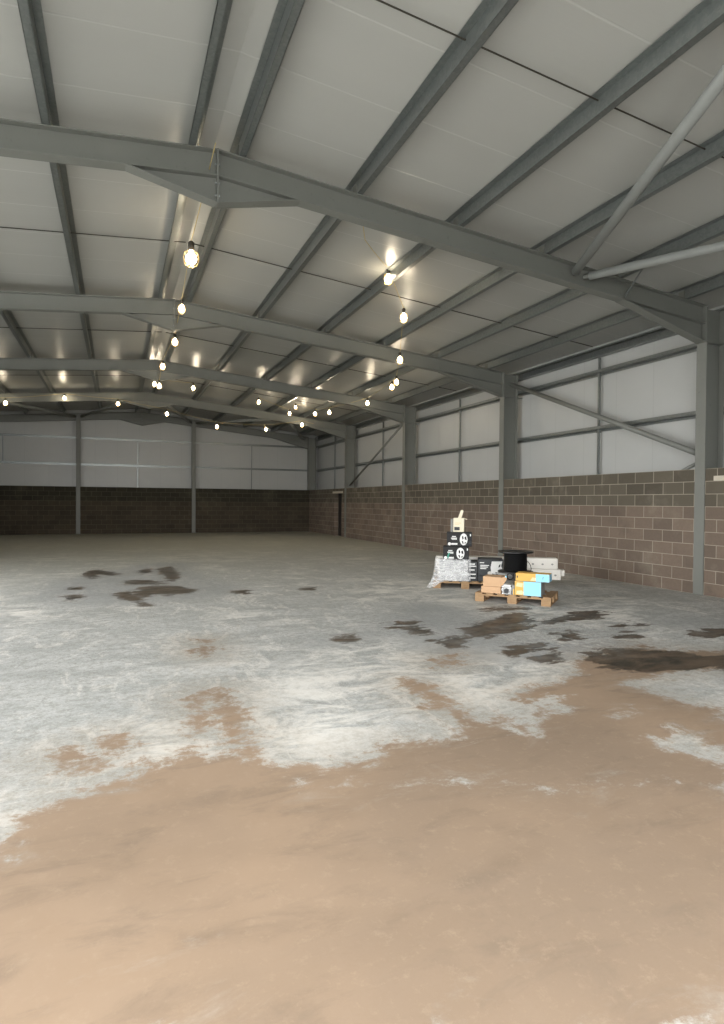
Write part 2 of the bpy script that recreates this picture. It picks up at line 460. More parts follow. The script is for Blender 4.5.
def make_floor():
    xs = np.concatenate([np.arange(XL - 0.64, -12, 0.16), np.arange(-12, 0.66, 0.07)])
    ys = np.concatenate([np.arange(FRONT - 0.005, 9.0, 0.06), np.arange(9.0, 17, 0.14), np.arange(17, BACKF + 0.8, 0.3)])
    X, Y = np.meshgrid(xs, ys)
    P = np.stack([X.ravel(), Y.ravel()], 1)
    nx, ny = len(xs), len(ys)
    def field(polys, lo=-1.5):
        out = np.full(len(P), lo)
        for p in polys:
            out = np.maximum(out, sdf(P, p))
        return out
    mud = np.minimum(field(MUD), -field(MUD_GAPS))
    me = bpy.data.meshes.new('floor')
    i = np.arange(nx * ny).reshape(ny, nx)
    faces = np.stack([i[:-1, :-1], i[:-1, 1:], i[1:, 1:], i[1:, :-1]], -1).reshape(-1, 4)
    me.from_pydata(np.concatenate([P, np.zeros((len(P), 1))], 1).tolist(), [], faces.tolist())
    lamp_tint = np.clip((P[:, 1] - 8) / 16, 0, 1)  # ramp of the painted lamp tint, rising toward the gable
    for k, v in (('mud', mud), ('wet', field(WET)), ('dark_fac', field(DAMP)), ('lamp_tint', lamp_tint)):
        a = me.attributes.new(k, 'FLOAT', 'POINT')
        a.data.foreach_set('value', v.astype(np.float32))
    o = bpy.data.objects.new('floor', me)
    COL.objects.link(o)
    me.materials.append(FLOOR)
    return struct(o, 'grey power floated concrete floor with brown mud and dark wet stains', 'floor')
make_floor()
b = B(); box(b, -70, XL - 0.64, -40, 45, -0.2, -0.01); box(b, XL - 0.64, 40, -40, FRONT - 0.005, -0.2, -0.01)
struct(obj('ground', b, YARD), 'concrete yard outside the open side doorway', 'ground')

# --- right wall: liner panels above, blockwork infill between the columns below
COLS = FY[:]
b = B(); box(b, 0.62, 0.72, FRONT, 32.1, 0.0, 5.28)
wr = struct(obj('wall_right', b, CLAD_Y), 'pale grey liner panels above brown blockwork along the right side', 'wall')
DY0, DY1, DZ = 26.42, 27.45, 2.03                  # doorway in the last bay
b = B()
edges = [FRONT] + COLS + [31.68]
for k in range(len(edges) - 1):
    y0 = edges[k] + (0.008 if k else 0.0)
    y1 = edges[k + 1] - 0.008
    if y0 < DY0 < y1:
        box(b, 0.02, 0.235, y0, DY0, 0, 2.25)
        box(b, 0.02, 0.235, DY1, y1, 0, 2.25)
        box(b, 0.02, 0.235, DY0, DY1, DZ + 0.09, 2.25)
    else:
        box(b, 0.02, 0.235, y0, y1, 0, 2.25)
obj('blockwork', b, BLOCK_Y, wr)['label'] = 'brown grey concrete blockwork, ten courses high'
b = B(); box(b, 0.008, 0.235, DY0 - 0.18, DY1 + 0.2, DZ, DZ + 0.09)
struct(obj('trim_1', b, LINTEL), 'pale concrete lintel over the doorway near the far corner', 'lintel')
b = B(); box(b, 0.006, 0.019, 6.35, 7.5, 2.03, 2.115)
struct(obj('trim_2', b, LINTEL), 'pale concrete lintel in the blockwork beside the nearest column', 'lintel')
b = B(); box(b, 0.24, 0.285, DY0 - 0.06, DY1 + 0.06, 0.0, DZ + 0.04)
dr = struct(obj('door_1', b, DARKDOOR), 'dark personnel door set deep in the blockwork near the far corner', 'door')
b = B(); tube(b, (0.20, DY0 + 0.1, 1.0), (0.20, DY0 + 0.22, 1.0), 0.012); tube(b, (0.241, DY0 + 0.1, 1.0), (0.19, DY0 + 0.1, 1.0), 0.012)
obj('door_handle', b, GALV, dr)

# --- gable wall
gz = lambda x: ztop(x) + PD
b = B(); prism(b, [(XL - 0.6, 0), (0.62, 0), (0.62, gz(0.62)), (RX, gz(RX)), (XL - 0.6, gz(XL - 0.6))], 31.98, 32.08, 1)
wb = struct(obj('wall_back', b, CLAD_X), 'pale liner panels above dark blockwork on the far gable', 'wall')
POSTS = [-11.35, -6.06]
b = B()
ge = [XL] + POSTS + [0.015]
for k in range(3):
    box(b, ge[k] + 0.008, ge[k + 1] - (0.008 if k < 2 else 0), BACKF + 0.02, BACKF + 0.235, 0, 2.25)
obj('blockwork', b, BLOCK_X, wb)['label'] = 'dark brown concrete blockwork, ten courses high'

# --- left and front walls (beside and behind the camera)
b = B()
box(b, XL - 0.72, XL - 0.62, FRONT, DOOR[0], 0.0, 5.32)
box(b, XL - 0.72, XL - 0.62, DOOR[1], 32.1, 0.0, 5.32)
box(b, XL - 0.72, XL - 0.62, DOOR[0], DOOR[1], DOOR[2], 5.32)
wl = struct(obj('wall_left', b, CLAD_Y), 'pale liner panels above blockwork along the left side', 'wall')
b = B()
box(b, XL - 0.235, XL - 0.02, DOOR[1], BACKF, 0, 2.25)
obj('blockwork', b, BLOCK_Y, wl)
b = B()
prism(b, [(XL - 0.6, 0), (FDOOR[0], 0), (FDOOR[0], FDOOR[2]), (FDOOR[1], FDOOR[2]), (FDOOR[1], 0), (0.62, 0), (0.62, gz(0.62)), (RX, gz(RX)), (XL - 0.6, gz(XL - 0.6))], FRONT - 0.1, FRONT, 1)
struct(obj('wall_front', b, CLAD_X), 'front gable wall around the open doorway', 'wall')

# --- roof
b = B()
for x0, x1 in ((RX, 0.75), (XL - 0.75, RX)):
    prism(b, [(x0, ztop(x0) + PD), (x1, ztop(x1) + PD), (x1, ztop(x1) + PD + 0.1), (x0, ztop(x0) + PD + 0.1)], FRONT - 0.12, 32.1, 1)
struct(obj('ceiling', b, ROOF), 'pale grey insulated roof panels on both slopes', 'ceiling')

# --- portal frames
def i_column(x0, s, y, z1, dep=0.45, wid=0.2, z0=0.0):
    """I section standing up; x0 inner face, s=+1 grows to +x"""
    b = B()
    def bx(a, c, *r):
        lo, hi = sorted((x0 + s * a, x0 + s * c))
        box(b, lo, hi, *r)
    bx(0, 0.018, y - wid / 2, y + wid / 2, z0, z1)
    bx(dep - 0.018, dep, y - wid / 2, y + wid / 2, z0, z1)
    bx(0.018, dep - 0.018, y - 0.006, y + 0.006, z0, z1)
    return b

RD = 0.325
def portal(y, label, posts=False):
    t = thing('portal_frame', label, 'steel frame', (0, y, 0), 0, 'steel portal frames across the hall')
    for s in (1, -1):
        X = lambda d: RX + s * d                      # d = distance from the ridge
        H = 8.5
        c = obj('column', i_column(X(H), s, 0, 5.10 if s > 0 else 5.22), STEEL, t)
        for zz in (4.49,):
            b = B()
            for q in (-1, 1):
                lo, hi = sorted((X(H + 0.019), X(H + 0.431)))
                ya, yb = sorted((q * 0.007, q * 0.1))
                box(b, lo, hi, ya, yb, zz - 0.008, zz + 0.008)
            obj('stiffener_plate', b, STEEL, c)
        b = B()
        lo, hi = sorted((X(H + 0.45), X(H + 0.615)))
        box(b, lo, hi, -0.1, 0.1, 4.478, 4.492)
        obj('rail_cleat', b, TUBE, c)
        # rafter
        z = lambda d: RZ - (SL if s > 0 else SLL) * d
        b = B()
        def plate(poly, hw):
            prism(b, [(X(d), zz) for d, zz in poly], -hw, hw, 1)
        d0, d1 = 0.012, H - 0.012
        plate([(d0, z(d0)), (d1, z(d1)), (d1, z(d1) - 0.016), (d0, z(d0) - 0.016)], 0.09)
        plate([(d0, z(d0) - 0.016), (d1, z(d1) - 0.016), (d1, z(d1) - RD + 0.016), (d0, z(d0) - RD + 0.016)], 0.005)
        plate([(d0, z(d0) - RD + 0.016), (d1, z(d1) - RD + 0.016), (d1, z(d1) - RD), (d0, z(d0) - RD)], 0.09)
        r = obj('rafter', b, STEEL, t)
        # eaves haunch
        hs, zb = H - 1.87, 4.49
        b = B()
        plate([(hs, z(hs) - RD), (d1, z(d1) - RD), (d1, zb + 0.02)], 0.005)
        plate([(hs, z(hs) - RD - 0.001), (d1, zb + 0.018), (d1, zb), (hs - 0.06, z(hs) - RD - 0.001)], 0.09)
        obj('haunch', b, STEEL, r)
        b = B()
        lo, hi = sorted((X(H - 0.012), X(H - 0.0005)))
        box(b, lo, hi, -0.1, 0.1, 4.47, z(H) - 0.0)
        obj('end_plate', b, STEEL, r)
        # apex haunch
        b = B()
        ah = 1.02
        plate([(ah, z(ah) - RD), (d0, z(d0) - RD), (d0, 5.325)], 0.005)
        plate([(ah, z(ah) - RD - 0.001), (d0, 5.325), (d0, 5.31), (ah + 0.06, z(ah) - RD - 0.001)], 0.09)
        obj('apex_haunch', b, STEEL, r)
    b = B(); box(b, RX - 0.011, RX + 0.011, -0.1, 0.1, 5.30, RZ)
    obj('apex_plate', b, STEEL, t)
    for zz in (5.40, 5.55, 5.78):
        for q in (-0.06, 0.06):
            b = B(); tube(b, (RX - 0.03, q, zz), (RX + 0.03, q, zz), 0.014, 6)
            obj('bolt', b, GALV, t)
    return t

portal(FY[0], 'nearest grey steel portal frame, its tall column standing closest on the right')
portal(FY[1], 'grey steel portal frame whose column rises behind the black cable reel')
portal(FY[2], 'grey steel portal frame second behind the pallets, short tie brace leaving its column top')
portal(FY[3], 'grey steel portal frame next before the far gable, lamps strung along its rafter')
portal(GF, 'darkest steel portal frame standing against the far gable wall')
portal(1.73, 'steel portal frame overhead between the front doorway and the nearest visible frame')

for x, lab in zip(POSTS, ('grey steel gable post further from the right hand corner', 'grey steel gable post nearer to the right hand corner')):
    t = thing('gable_post', lab, 'post', (x, BACKF, 0), 0, 'steel posts of the far gable')
    zt = ztop(x) - RD - 0.006
    b = B()
    box(b, -0.09, 0.09, 0, 0.014, 0, zt)
    box(b, -0.09, 0.09, 0.286, 0.3, 0, zt)
    box(b, -0.005, 0.005, 0.014, 0.286, 0, zt)
    obj('post_section', b, STEEL, t)
    b = B(); box(b, -0.11, 0.11, -0.03, 0.015, 0, 0.012)
    obj('base_plate', b, STEEL, t)

# --- purlins
PO = [0.27, 1.86, 3.45, 5.0, 6.5, 8.0]
ordn = ['ridge', 'second', 'third', 'fourth', 'fifth', 'eaves']
for s, side in ((1, 'right'), (-1, 'left')):
    for d, w_ in zip(PO, ordn):
        x = RX + s * d
        z0 = ztop(x) + 0.004
        b = B()
        f, tk = 0.08, 0.006
        box(b, x - tk / 2, x + tk / 2, FRONT + 0.05, 31.95, z0, z0 + PD - 0.012)
        lo, hi = sorted((x, x + s * f)); box(b, lo, hi, FRONT + 0.05, 31.95, z0, z0 + tk)
        lo, hi = sorted((x, x - s * f)); box(b, lo, hi, FRONT + 0.05, 31.95, z0 + PD - 0.02, z0 + PD - 0.02 + tk)
        lo, hi = sorted((x + s * f, x + s * (f - tk))); box(b, lo, hi, FRONT + 0.05, 31.95, z0, z0 + 0.018)
        nm = {'ridge': 'roof purlin beside the ridge on the %s slope', 'eaves': 'lowest roof purlin, next the eaves of the %s slope'}.get(w_, w_ + ' roof purlin down from the ridge on the %s slope')
        p = tag(obj('purlin', b, GALV), 'galvanised ' + nm % side, 'purlin', 'galvanised roof purlins')
        for yy in FY + [1.73]:
            b = B()
            lo, hi = sorted((x - s * 0.004, x - s * 0.014)); box(b, lo, hi, yy - 0.06, yy + 0.06, z0 - 0.003, z0 + 0.14)
            obj('cleat', b, STEEL, p)

# --- anti-sag rods under the panels, midway between frames
BAYS = [((1.73, FY[0]), 'bay nearest the camera'), ((FY[0], FY[1]), 'bay above the pallets'), ((FY[1], FY[2]), 'bay behind the cable reel column'),
        ((FY[2], FY[3]), 'bay before the last inner frame'), ((FY[3], GF), 'bay against the far gable')]
for (ya, yb), bay in BAYS:
    ym = (ya + yb) / 2 + 0.2
    for s, side in ((1, 'right'), (-1, 'left')):
        b = B()
        xs = [RX + s * 0.05, RX + s * 9.0]
        tube(b, (xs[0], ym, ztop(xs[0]) + PD - 0.045), (xs[1], ym, ztop(xs[1]) + PD - 0.045), 0.009, 6)
        tag(obj('sag_rod', b, SOCK), 'thin dark rod under the %s roof slope in the %s' % (side, bay), 'rod', 'anti sag rods under the roof')

# --- eaves beams
for s, lab in ((1, 'dark eaves beam along the top of the right wall'), (-1, 'dark eaves beam along the top of the left wall')):
    x0, zb = RX + s * 8.955, 4.965 if s > 0 else 5.05
    b = B()
    y0, y1 = FRONT + 0.05, 31.9
    for p0, p1, za, zc in ((0.150, 0.156, zb, zb + 0.20), (0.0, 0.150, zb, zb + 0.006), (0.0, 0.150, zb + 0.194, zb + 0.20), (0.0, 0.006, zb + 0.006, zb + 0.03), (0.0, 0.006, zb + 0.17, zb + 0.194)):
        lo, hi = sorted((x0 + s * p0, x0 + s * p1)); box(b, lo, hi, y0, y1, za, zc)
    tag(obj('eaves_beam', b, GALV), lab, 'beam')

# --- sheeting rails and their struts
def rail_y(x, z, s, label):
    b = B()
    y0, y1 = FRONT + 0.05, 31.93
    for a, c, za, zb in ((0.0, 0.16, z - 0.005, z), (0.0, 0.005, z, z + 0.06), (0.155, 0.16, z - 0.06, z)):
        lo, hi = sorted((x + s * a, x + s * c)); box(b, lo, hi, y0, y1, za, zb)
    tag(obj('sheeting_rail', b, GALV), label, 'rail', 'rails behind the wall panels')
rail_y(0.457, 4.60, 1, 'upper galvanised sheeting rail along the right wall')
rail_y(0.457, 3.32, 1, 'lower galvanised sheeting rail along the right wall, above the blockwork')
for z, lab in ((4.60, 'upper galvanised rail across the far gable wall'), (3.34, 'lower galvanised rail across the far gable wall')):
    b = B()
    x0, x1 = XL + 0.02, 0.44
    box(b, x0, x1, 31.865, 31.975, z - 0.005, z)
    box(b, x0, x1, 31.865, 31.87, z, z + 0.035)
    box(b, x0, x1, 31.97, 31.975, z - 0.06, z)
    tag(obj('sheeting_rail', b, GALV), lab, 'rail', 'rails behind the wall panels')
def strut(x0, x1, y0, y1, z0, z1, lab):
    b = B()
    box(b, x0, x1, y0, y1, z0, z1)
    for z in (3.32, 4.60):
        if z0 < z < z1:
            if x1 - x0 < 0.08 and y1 - y0 > 0.03 or True:
                box(b, x0 - 0.004, x1 + 0.004, y0 - 0.02, y1 + 0.02, z - 0.09, z - 0.07)
    tag(obj('rail_strut', b, GALV), lab, 'strut', 'upright struts between the sheeting rails')
for (ya, yb), bay in BAYS:
    ym = (ya + yb) / 2
    strut(0.50, 0.55, ym - 0.022, ym + 0.022, 2.0, 4.93, 'upright strut on the right wall in the ' + bay)
for x, z0, z1, lab in ((-14.5, 3.34, 4.60, 'upright strut high on the gable, left of both gable posts'),
                       (-8.70, 2.0, 4.60, 'bright upright strut on the gable between the two gable posts'),
                       (-3.05, 2.0, 4.60, 'upright strut on the gable between a gable post and the corner')):
    strut(x - 0.022, x + 0.022, 31.90, 31.94, z0, z1, lab)

# --- wall braces
def brace(p, q, r, lab, name='wall_brace', m=None):
    b = B()
    tube(b, p, q, r, 14)
    t = tag(obj(name, b, m or STEEL, smooth=True), lab, 'brace')
    d = (Vector(q) - Vector(p)).normalized()
    for k, (e, s) in enumerate(((Vector(p), -1), (Vector(q), 1))):
        b = B()
        tube(b, e - d * s * 0.03, e + d * s * 0.10, r * 0.55, 6)
        obj('end_lug', b, STEEL, t)
    return t
brace((0.17, FY[1] - 0.22, 4.80), (0.17, FY[0] + 0.22, 2.56), 0.055, 'long diagonal tube brace across the wall panels beside the nearest column')
brace((0.17, FY[2] + 0.24, 4.58), (0.17, FY[3] - 0.2, 2.40), 0.042, 'diagonal tube brace in the shaded far bay of the right wall')
brace((0.30, 9.2, 1.9), (0.30, FY[0] + 0.2, 2.42), 0.035, 'short brace end poking above the blockwork at the nearest column')

# --- roof bracing tubes
def roofbrace(p, q, lab):
    brace(p, q, 0.066, lab, 'roof_brace', TUBE)
zn = lambda x: ztop(x) - 0.17
roofbrace((-2.70, FY[0] - 0.16, zn(-2.7)), (-0.25, 1.95, zn(-0.25)), 'grey roof bracing tube running toward the right eaves from the nearest rafter')
roofbrace((-2.98, FY[0] - 0.16, zn(-2.98)), (-5.5, 1.95, zn(-5.5)), 'grey roof bracing tube rising toward the ridge from the nearest rafter')
for x0, x1, lab in ((-8.9, -11.2, 'dark roof tube from the ridge down to the farther gable post'), (-8.1, -6.2, 'bright roof tube from the ridge down to the nearer gable post'),
                    (-2.98, -5.9, 'dark roof tube in the far bay leading up to the nearer gable post'), (-2.7, -0.3, 'dark roof tube in the far bay leading down to the corner'),
                    (-14.0, -11.5, 'dark roof tube in the far bay leading up to the farther gable post')):
    roofbrace((x0, FY[3] + 0.16, zn(x0)), (x1, GF - 0.16, zn(x1)), lab)
# knee stay on the nearest rafter
b = B()
tube(b, (-1.89, FY[0] - 0.08, 5.03), (-2.02, FY[0] - 0.62, ztop(-2.02) + 0.02), 0.014, 8)
ks = tag(obj('knee_stay', b, GALV), 'slim knee stay between the nearest rafter and a purlin', 'stay')
b = B(); tube(b, (-2.02, FY[0] - 0.60, ztop(-2.02) - 0.02), (-2.02, FY[0] - 0.66, ztop(-2.02) + 0.0), 0.022, 8)
obj('end_lug', b, GALV, ks)

# ------------------------------------------------------------------ festoon lamps
def make_lamp(p, label, sc=1.0, group='caged festoon lamps'):
    """p = centre of the bulb; hangs from the cable above"""
    t = thing('festoon_lamp', label, 'lamp', p, 0, group)
    b = B()
    R = 0.046 * sc
    lathe(b, [(0, -R)] + [(R * math.sin(a), -R * math.cos(a)) for a in [math.pi * k / 10 for k in range(1, 8)]] + [(R * 0.45, R * 1.1), (R * 0.4, R * 1.5), (0, R * 1.5)], seg=16)
    obj('bulb', b, BULB, t, smooth=True)
    b = B()
    lathe(b, [(0, R * 1.5), (R * 0.55, R * 1.5), (R * 0.6, R * 2.9), (R * 0.3, R * 3.2), (0, R * 3.2)], seg=12)
    obj('socket', b, SOCK, t, smooth=True)
    b = B()
    for k in range(6):
        a = 2 * math.pi * k / 6
        pts = [(math.cos(a) * r_ * sc, math.sin(a) * r_ * sc, z_ * sc) for r_, z_ in ((0.022, 0.075), (0.055, 0.045), (0.062, 0.0), (0.05, -0.045), (0.015, -0.07))]
        polytube(b, pts, 0.0022 * sc, 4)
    for z_, r_ in ((0.045, 0.055), (-0.045, 0.05)):
        polytube(b, [(math.cos(a) * r_ * sc, math.sin(a) * r_ * sc, z_ * sc) for a in [2 * math.pi * k / 14 for k in range(15)]], 0.0022 * sc, 4)
    obj('wire_guard', b, GUARD, t)
    l = bpy.data.lights.new('lamp_light', 'POINT')
    l.energy = BULB_W
    l.color = (1.0, 0.84, 0.62)
    l.shadow_soft_size = R * 1.3
    lo_ = bpy.data.objects.new('lamp_light', l)
    COL.objects.link(lo_)
    lo_.parent = t
    lo_.location = (0, 0, -R * 1.25)
    return t

LAMPS = {
 'ridge': [((-8.565, 10.0, 5.45), 'large caged lamp hanging under the ridge, nearest lamp overhead', 1.9),
           ((-8.47, 12.5, 5.40), 'lamp glowing in front of the apex plate of the frame by the reel column', 1.25),
           ((-8.42, 14.6, 5.26), 'lamp hanging just behind and below the first apex haunch', 1.25),
           ((-8.47, 17.9, 5.37), 'lamp under the ridge touching the second apex in view', 1.25),
           ((-8.46, 19.5, 5.10), 'larger of two lamps close together below the second apex', 1.25),
           ((-8.44, 22.4, 5.68), 'smaller of two lamps close together below the second apex', 1.25),
           ((-7.17, 22.0, 5.57), 'lamp alone beside a bright purlin just off the ridge', 1.2)],
 'gable': [((-13.44, 25.5, 5.14), 'lamp under the last inner rafter at the edge of the picture', 1.25),
           ((-11.5, 25.6, 5.47), 'lamp lighting the face of the last inner rafter above the farther gable post', 1.2),
           ((-9.62, 25.5, 5.37), 'lamp below the last inner rafter between farther gable post and ridge', 1.25),
           ((-7.80, 25.5, 5.09), 'lamp on the sagging cable just past the ridge before the gable', 1.25),
           ((-5.82, 25.5, 4.68), 'lamp hanging in front of the nearer gable post top', 1.25),
           ((-3.77, 25.5, 4.68), 'lowest lamp of the sagging cable, between gable post and corner', 1.25),
           ((-2.18, 25.5, 4.96), 'lamp on the lower edge of the last inner rafter near its haunch', 1.25)],
 'right': [((-5.1, 10.06, 5.65), 'lamp on a slanting cable beside the third purlin, brightest on that slope', 1.35),
           ((-4.4, 10.85, 5.26), 'lamp with a long reflection streak above it, over the reel side bay', 1.3),
           ((-3.5, 12.89, 4.95), 'lamp hanging in front of the middle rafter on the right slope', 1.25),
           ((-2.5, 15.2, 4.93), 'upper of two lamps close together behind the middle rafter', 1.2),
           ((-2.15, 16.25, 5.0), 'lower of two lamps close together behind the middle rafter', 1.2),
           ((-1.75, 19.1, 4.98), 'lamp on the face of the third rafter near its column', 1.2),
           ((-2.5, 20.9, 4.86), 'lamp just behind the third rafter, nearest the right wall there', 1.2),
           ((-2.5, 22.6, 5.04), 'lamp behind the third rafter beside a purlin, second from the right wall', 1.2),
           ((-3.18, 23.0, 5.30), 'fainter lamp high on the roof panels between third and fourth rafters', 1.0),
           ((-3.2, 23.8, 5.16), 'lamp low over the fourth rafter, below the fainter lamp', 1.15),
           ((-4.85, 22.0, 5.24), 'lamp on the brightly lit roof panel midway down the right slope', 1.15)],
}
for kk, L in LAMPS.items():
    for p, lab, sc in L:
        make_lamp(p, lab, sc)
def festoon(pts, label, tails=()):
    P = []
    for a, c in zip(pts, pts[1:]):
        a, c = Vector(a), Vector(c)
        for k in range(8):
            u = k / 8
            q = a.lerp(c, u)
            q.z -= min(0.02, 0.01 * (c - a).length) * math.sin(math.pi * u)
            P.append(q)
    P.append(Vector(pts[-1]))
    b = B()
    polytube(b, P, 0.006, 6)
    return tag(obj('festoon_cable', b, CABLE), label, 'cable')
def tops(k):
    return [(p[0], p[1], p[2] + 0.046 * sc * 3.2 + 0.006) for p, l_, sc in LAMPS[k]]
festoon([(-8.6, 7.2, 5.75)] + tops('ridge'), 'festoon cable running under the ridge from lamp to lamp')
festoon([(-15.0, 25.55, 5.28)] + tops('gable') + [(-1.6, 25.62, 5.06)], 'festoon cable sagging across the hall before the far gable')
festoon([(-6.52, 7.84, 5.60), (-6.19, 8.51, 5.56)] + tops('right'), 'festoon cable under the right roof slope from lamp to lamp')

# ------------------------------------------------------------------ pallets
def make_pallet(label, loc, rotz):
    """1.2 x 0.8 m; local x along the front, y to the back"""
    t = thing('pallet', label, 'pallet', loc, rotz, 'timber pallets by the wall')
    for x in (0.0, 0.5275, 1.055):
        for y in (0.0, 0.35, 0.70):
            b = B(); box(b, x, x + 0.145, y, y + 0.1, 0.022, 0.1)
            obj('block', b, WOOD, t)
    for x in (0.0, 0.5275, 1.055):
        b = B(); box(b, x, x + 0.145, 0.0, 0.8, 0.0, 0.022)
        obj('bottom_board', b, WOOD, t, bevel=0.003)
    for y in (0.0, 0.35, 0.70):
        b = B(); box(b, 0, 1.2, y, y + 0.1, 0.1, 0.122)
        obj('stringer_board', b, WOOD, t, bevel=0.003)
    for k in range(7):
        x = k * (1.2 - 0.12) / 6
        b = B(); box(b, x, x + 0.12, 0, 0.8, 0.122, 0.144)
        obj('deck_board', b, WOOD, t, bevel=0.003)
    return t
ROT1, ROT2 = math.atan2(-0.740, 0.673), math.atan2(-0.522, 0.853)
P1, P2 = (-4.202, 8.486, 0), (-4.12, 10.06, 0)
make_pallet('front timber pallet carrying brown, yellow and blue boxes', P1, ROT1)
make_pallet('rear timber pallet under the film wrapped load', P2, ROT2)

def place(P, rot, u, v, z):
    c, s = math.cos(rot), math.sin(rot)
    return (P[0] + c * u - s * v, P[1] + s * u + c * v, z)

def carton(name, label, P, rot, u0, u1, v0, v1, z0, z1, mat, cat='box', yaw=0.0, bevel=0.006, group=None):
    """a closed carton; local origin = middle of its front bottom edge"""
    W, D, H = (u1 - u0), (v1 - v0), (z1 - z0)
    t = thing(name, label, cat, place(P, rot, (u0 + u1) / 2, v0, z0), rot + yaw, group)
    b = B(); box(b, -W / 2, W / 2, 0, D, 0, H)
    obj('carton_body', b, mat, t, bevel=bevel)
    # closing seam and tape on the top
    b = B(); box(b, -W / 2 + 0.01, W / 2 - 0.01, D / 2 - 0.022, D / 2 + 0.022, H, H + 0.0015)
    obj('tape', b, mat, t)
    return t, W, D, H

def panel(t, name, x0, x1, z0, z1, m, off=0.003, y=0.0):
    b = B(); box(b, x0, x1, y - off, y - 0.0002, z0, z1)
    return obj(name, b, m, t)

def disc(t, name, cx, cz, rx, rz, m, off=0.004, seg=28):
    b = B()
    poly = [(cx + rx * math.cos(2 * math.pi * k / seg), cz + rz * math.sin(2 * math.pi * k / seg)) for k in range(seg)]
    prism(b, poly, -off, -0.0003, 1)
    return obj(name, b, m, t)

def blob(t, name, pts, m, off=0.005):
    b = B()
    prism(b, pts, -off, -0.0003, 1)
    return obj(name, b, m, t)

# --- rear pallet: film wrapped white cartons
carton('carton', 'white carton wrapped in clear film at the end of the rear pallet', P2, ROT2, 0.10, 0.37, 0.06, 0.50, 0.144, 0.525, WRAPC, group=None)
carton('carton', 'white carton in clear film directly below the black boxes', P2, ROT2, 0.374, 0.645, 0.05, 0.50, 0.144, 0.525, WRAPC)
t, W, D, H = carton('carton', 'dark printed carton under clear film beside the white wrapped ones', P2, ROT2, 0.652, 0.822, 0.04, 0.50, 0.144, 0.51, GREYP)
for z in (0.05, 0.12, 0.2, 0.27, 0.31):
    panel(t, 'print_bar', -W / 2 + 0.015, W / 2 - 0.02 - random.random() * 0.05, z, z + 0.022, WHITEP)
carton('carton', 'low dark carton on the rear pallet beneath the charcoal printed box', P2, ROT2, 0.828, 1.28, 0.05, 0.50, 0.144, 0.25, GREYP)

# stretch film draped round the load, flaring to the floor side
def make_film():
    rng = random.Random(3)
    b = B()
    path = [(0.70, -0.0), (0.55, -0.01), (0.4, -0.015), (0.25, -0.02), (0.12, -0.015), (0.045, 0.02), (0.03, 0.12), (0.035, 0.3), (0.05, 0.5)]
    rows = [0.56, 0.54, 0.48, 0.4, 0.32, 0.25, 0.19, 0.15]
    V = []
    for i, z in enumerate(rows):
        fl = (i / (len(rows) - 1)) ** 2
        ring = []
        for j, (u, v) in enumerate(path):
            k = 1 if j >= 3 else 0
            uu_ = u - k * fl * 0.10 * (1 if j < 6 else 0.7) + rng.uniform(-0.012, 0.012)
            vv_ = v - (fl * 0.05 if j < 6 else 0) + rng.uniform(-0.010, 0.004)
            ring.append(b.verts.new((uu_, vv_, z + rng.uniform(-0.008, 0.008))))
        V.append(ring)
    for a, c in zip(V, V[1:]):
        for j in range(len(path) - 1):
            b.faces.new((a[j], a[j + 1], c[j + 1], c[j]))
    # trailing tail of film reaching down to the floor by the corner
    e = V[-1]
    tail = [b.verts.new((x, y, z)) for x, y, z in ((0.06, -0.10, 0.04), (-0.06, -0.10, 0.012), (-0.14, -0.02, 0.006), (-0.12, 0.12, 0.02))]
    for a, c, d_, f_ in ((e[3], e[4], tail[1], tail[0]), (e[4], e[5], tail[2], tail[1]), (e[5], e[6], tail[3], tail[2])):
        b.faces.new((a, c, d_, f_))
    o = obj('stretch_film', b, FILM, None, smooth=True)
    o.location = P2
    o.rotation_euler = (0, 0, ROT2)
    s = o.modifiers.new('sub', 'SUBSURF'); s.levels = s.render_levels = 2
    so = o.modifiers.new('thick', 'SOLIDIFY'); so.thickness = 0.002
    return tag(o, 'loose clear stretch film wrapped round the rear pallet load', 'film')
make_film()

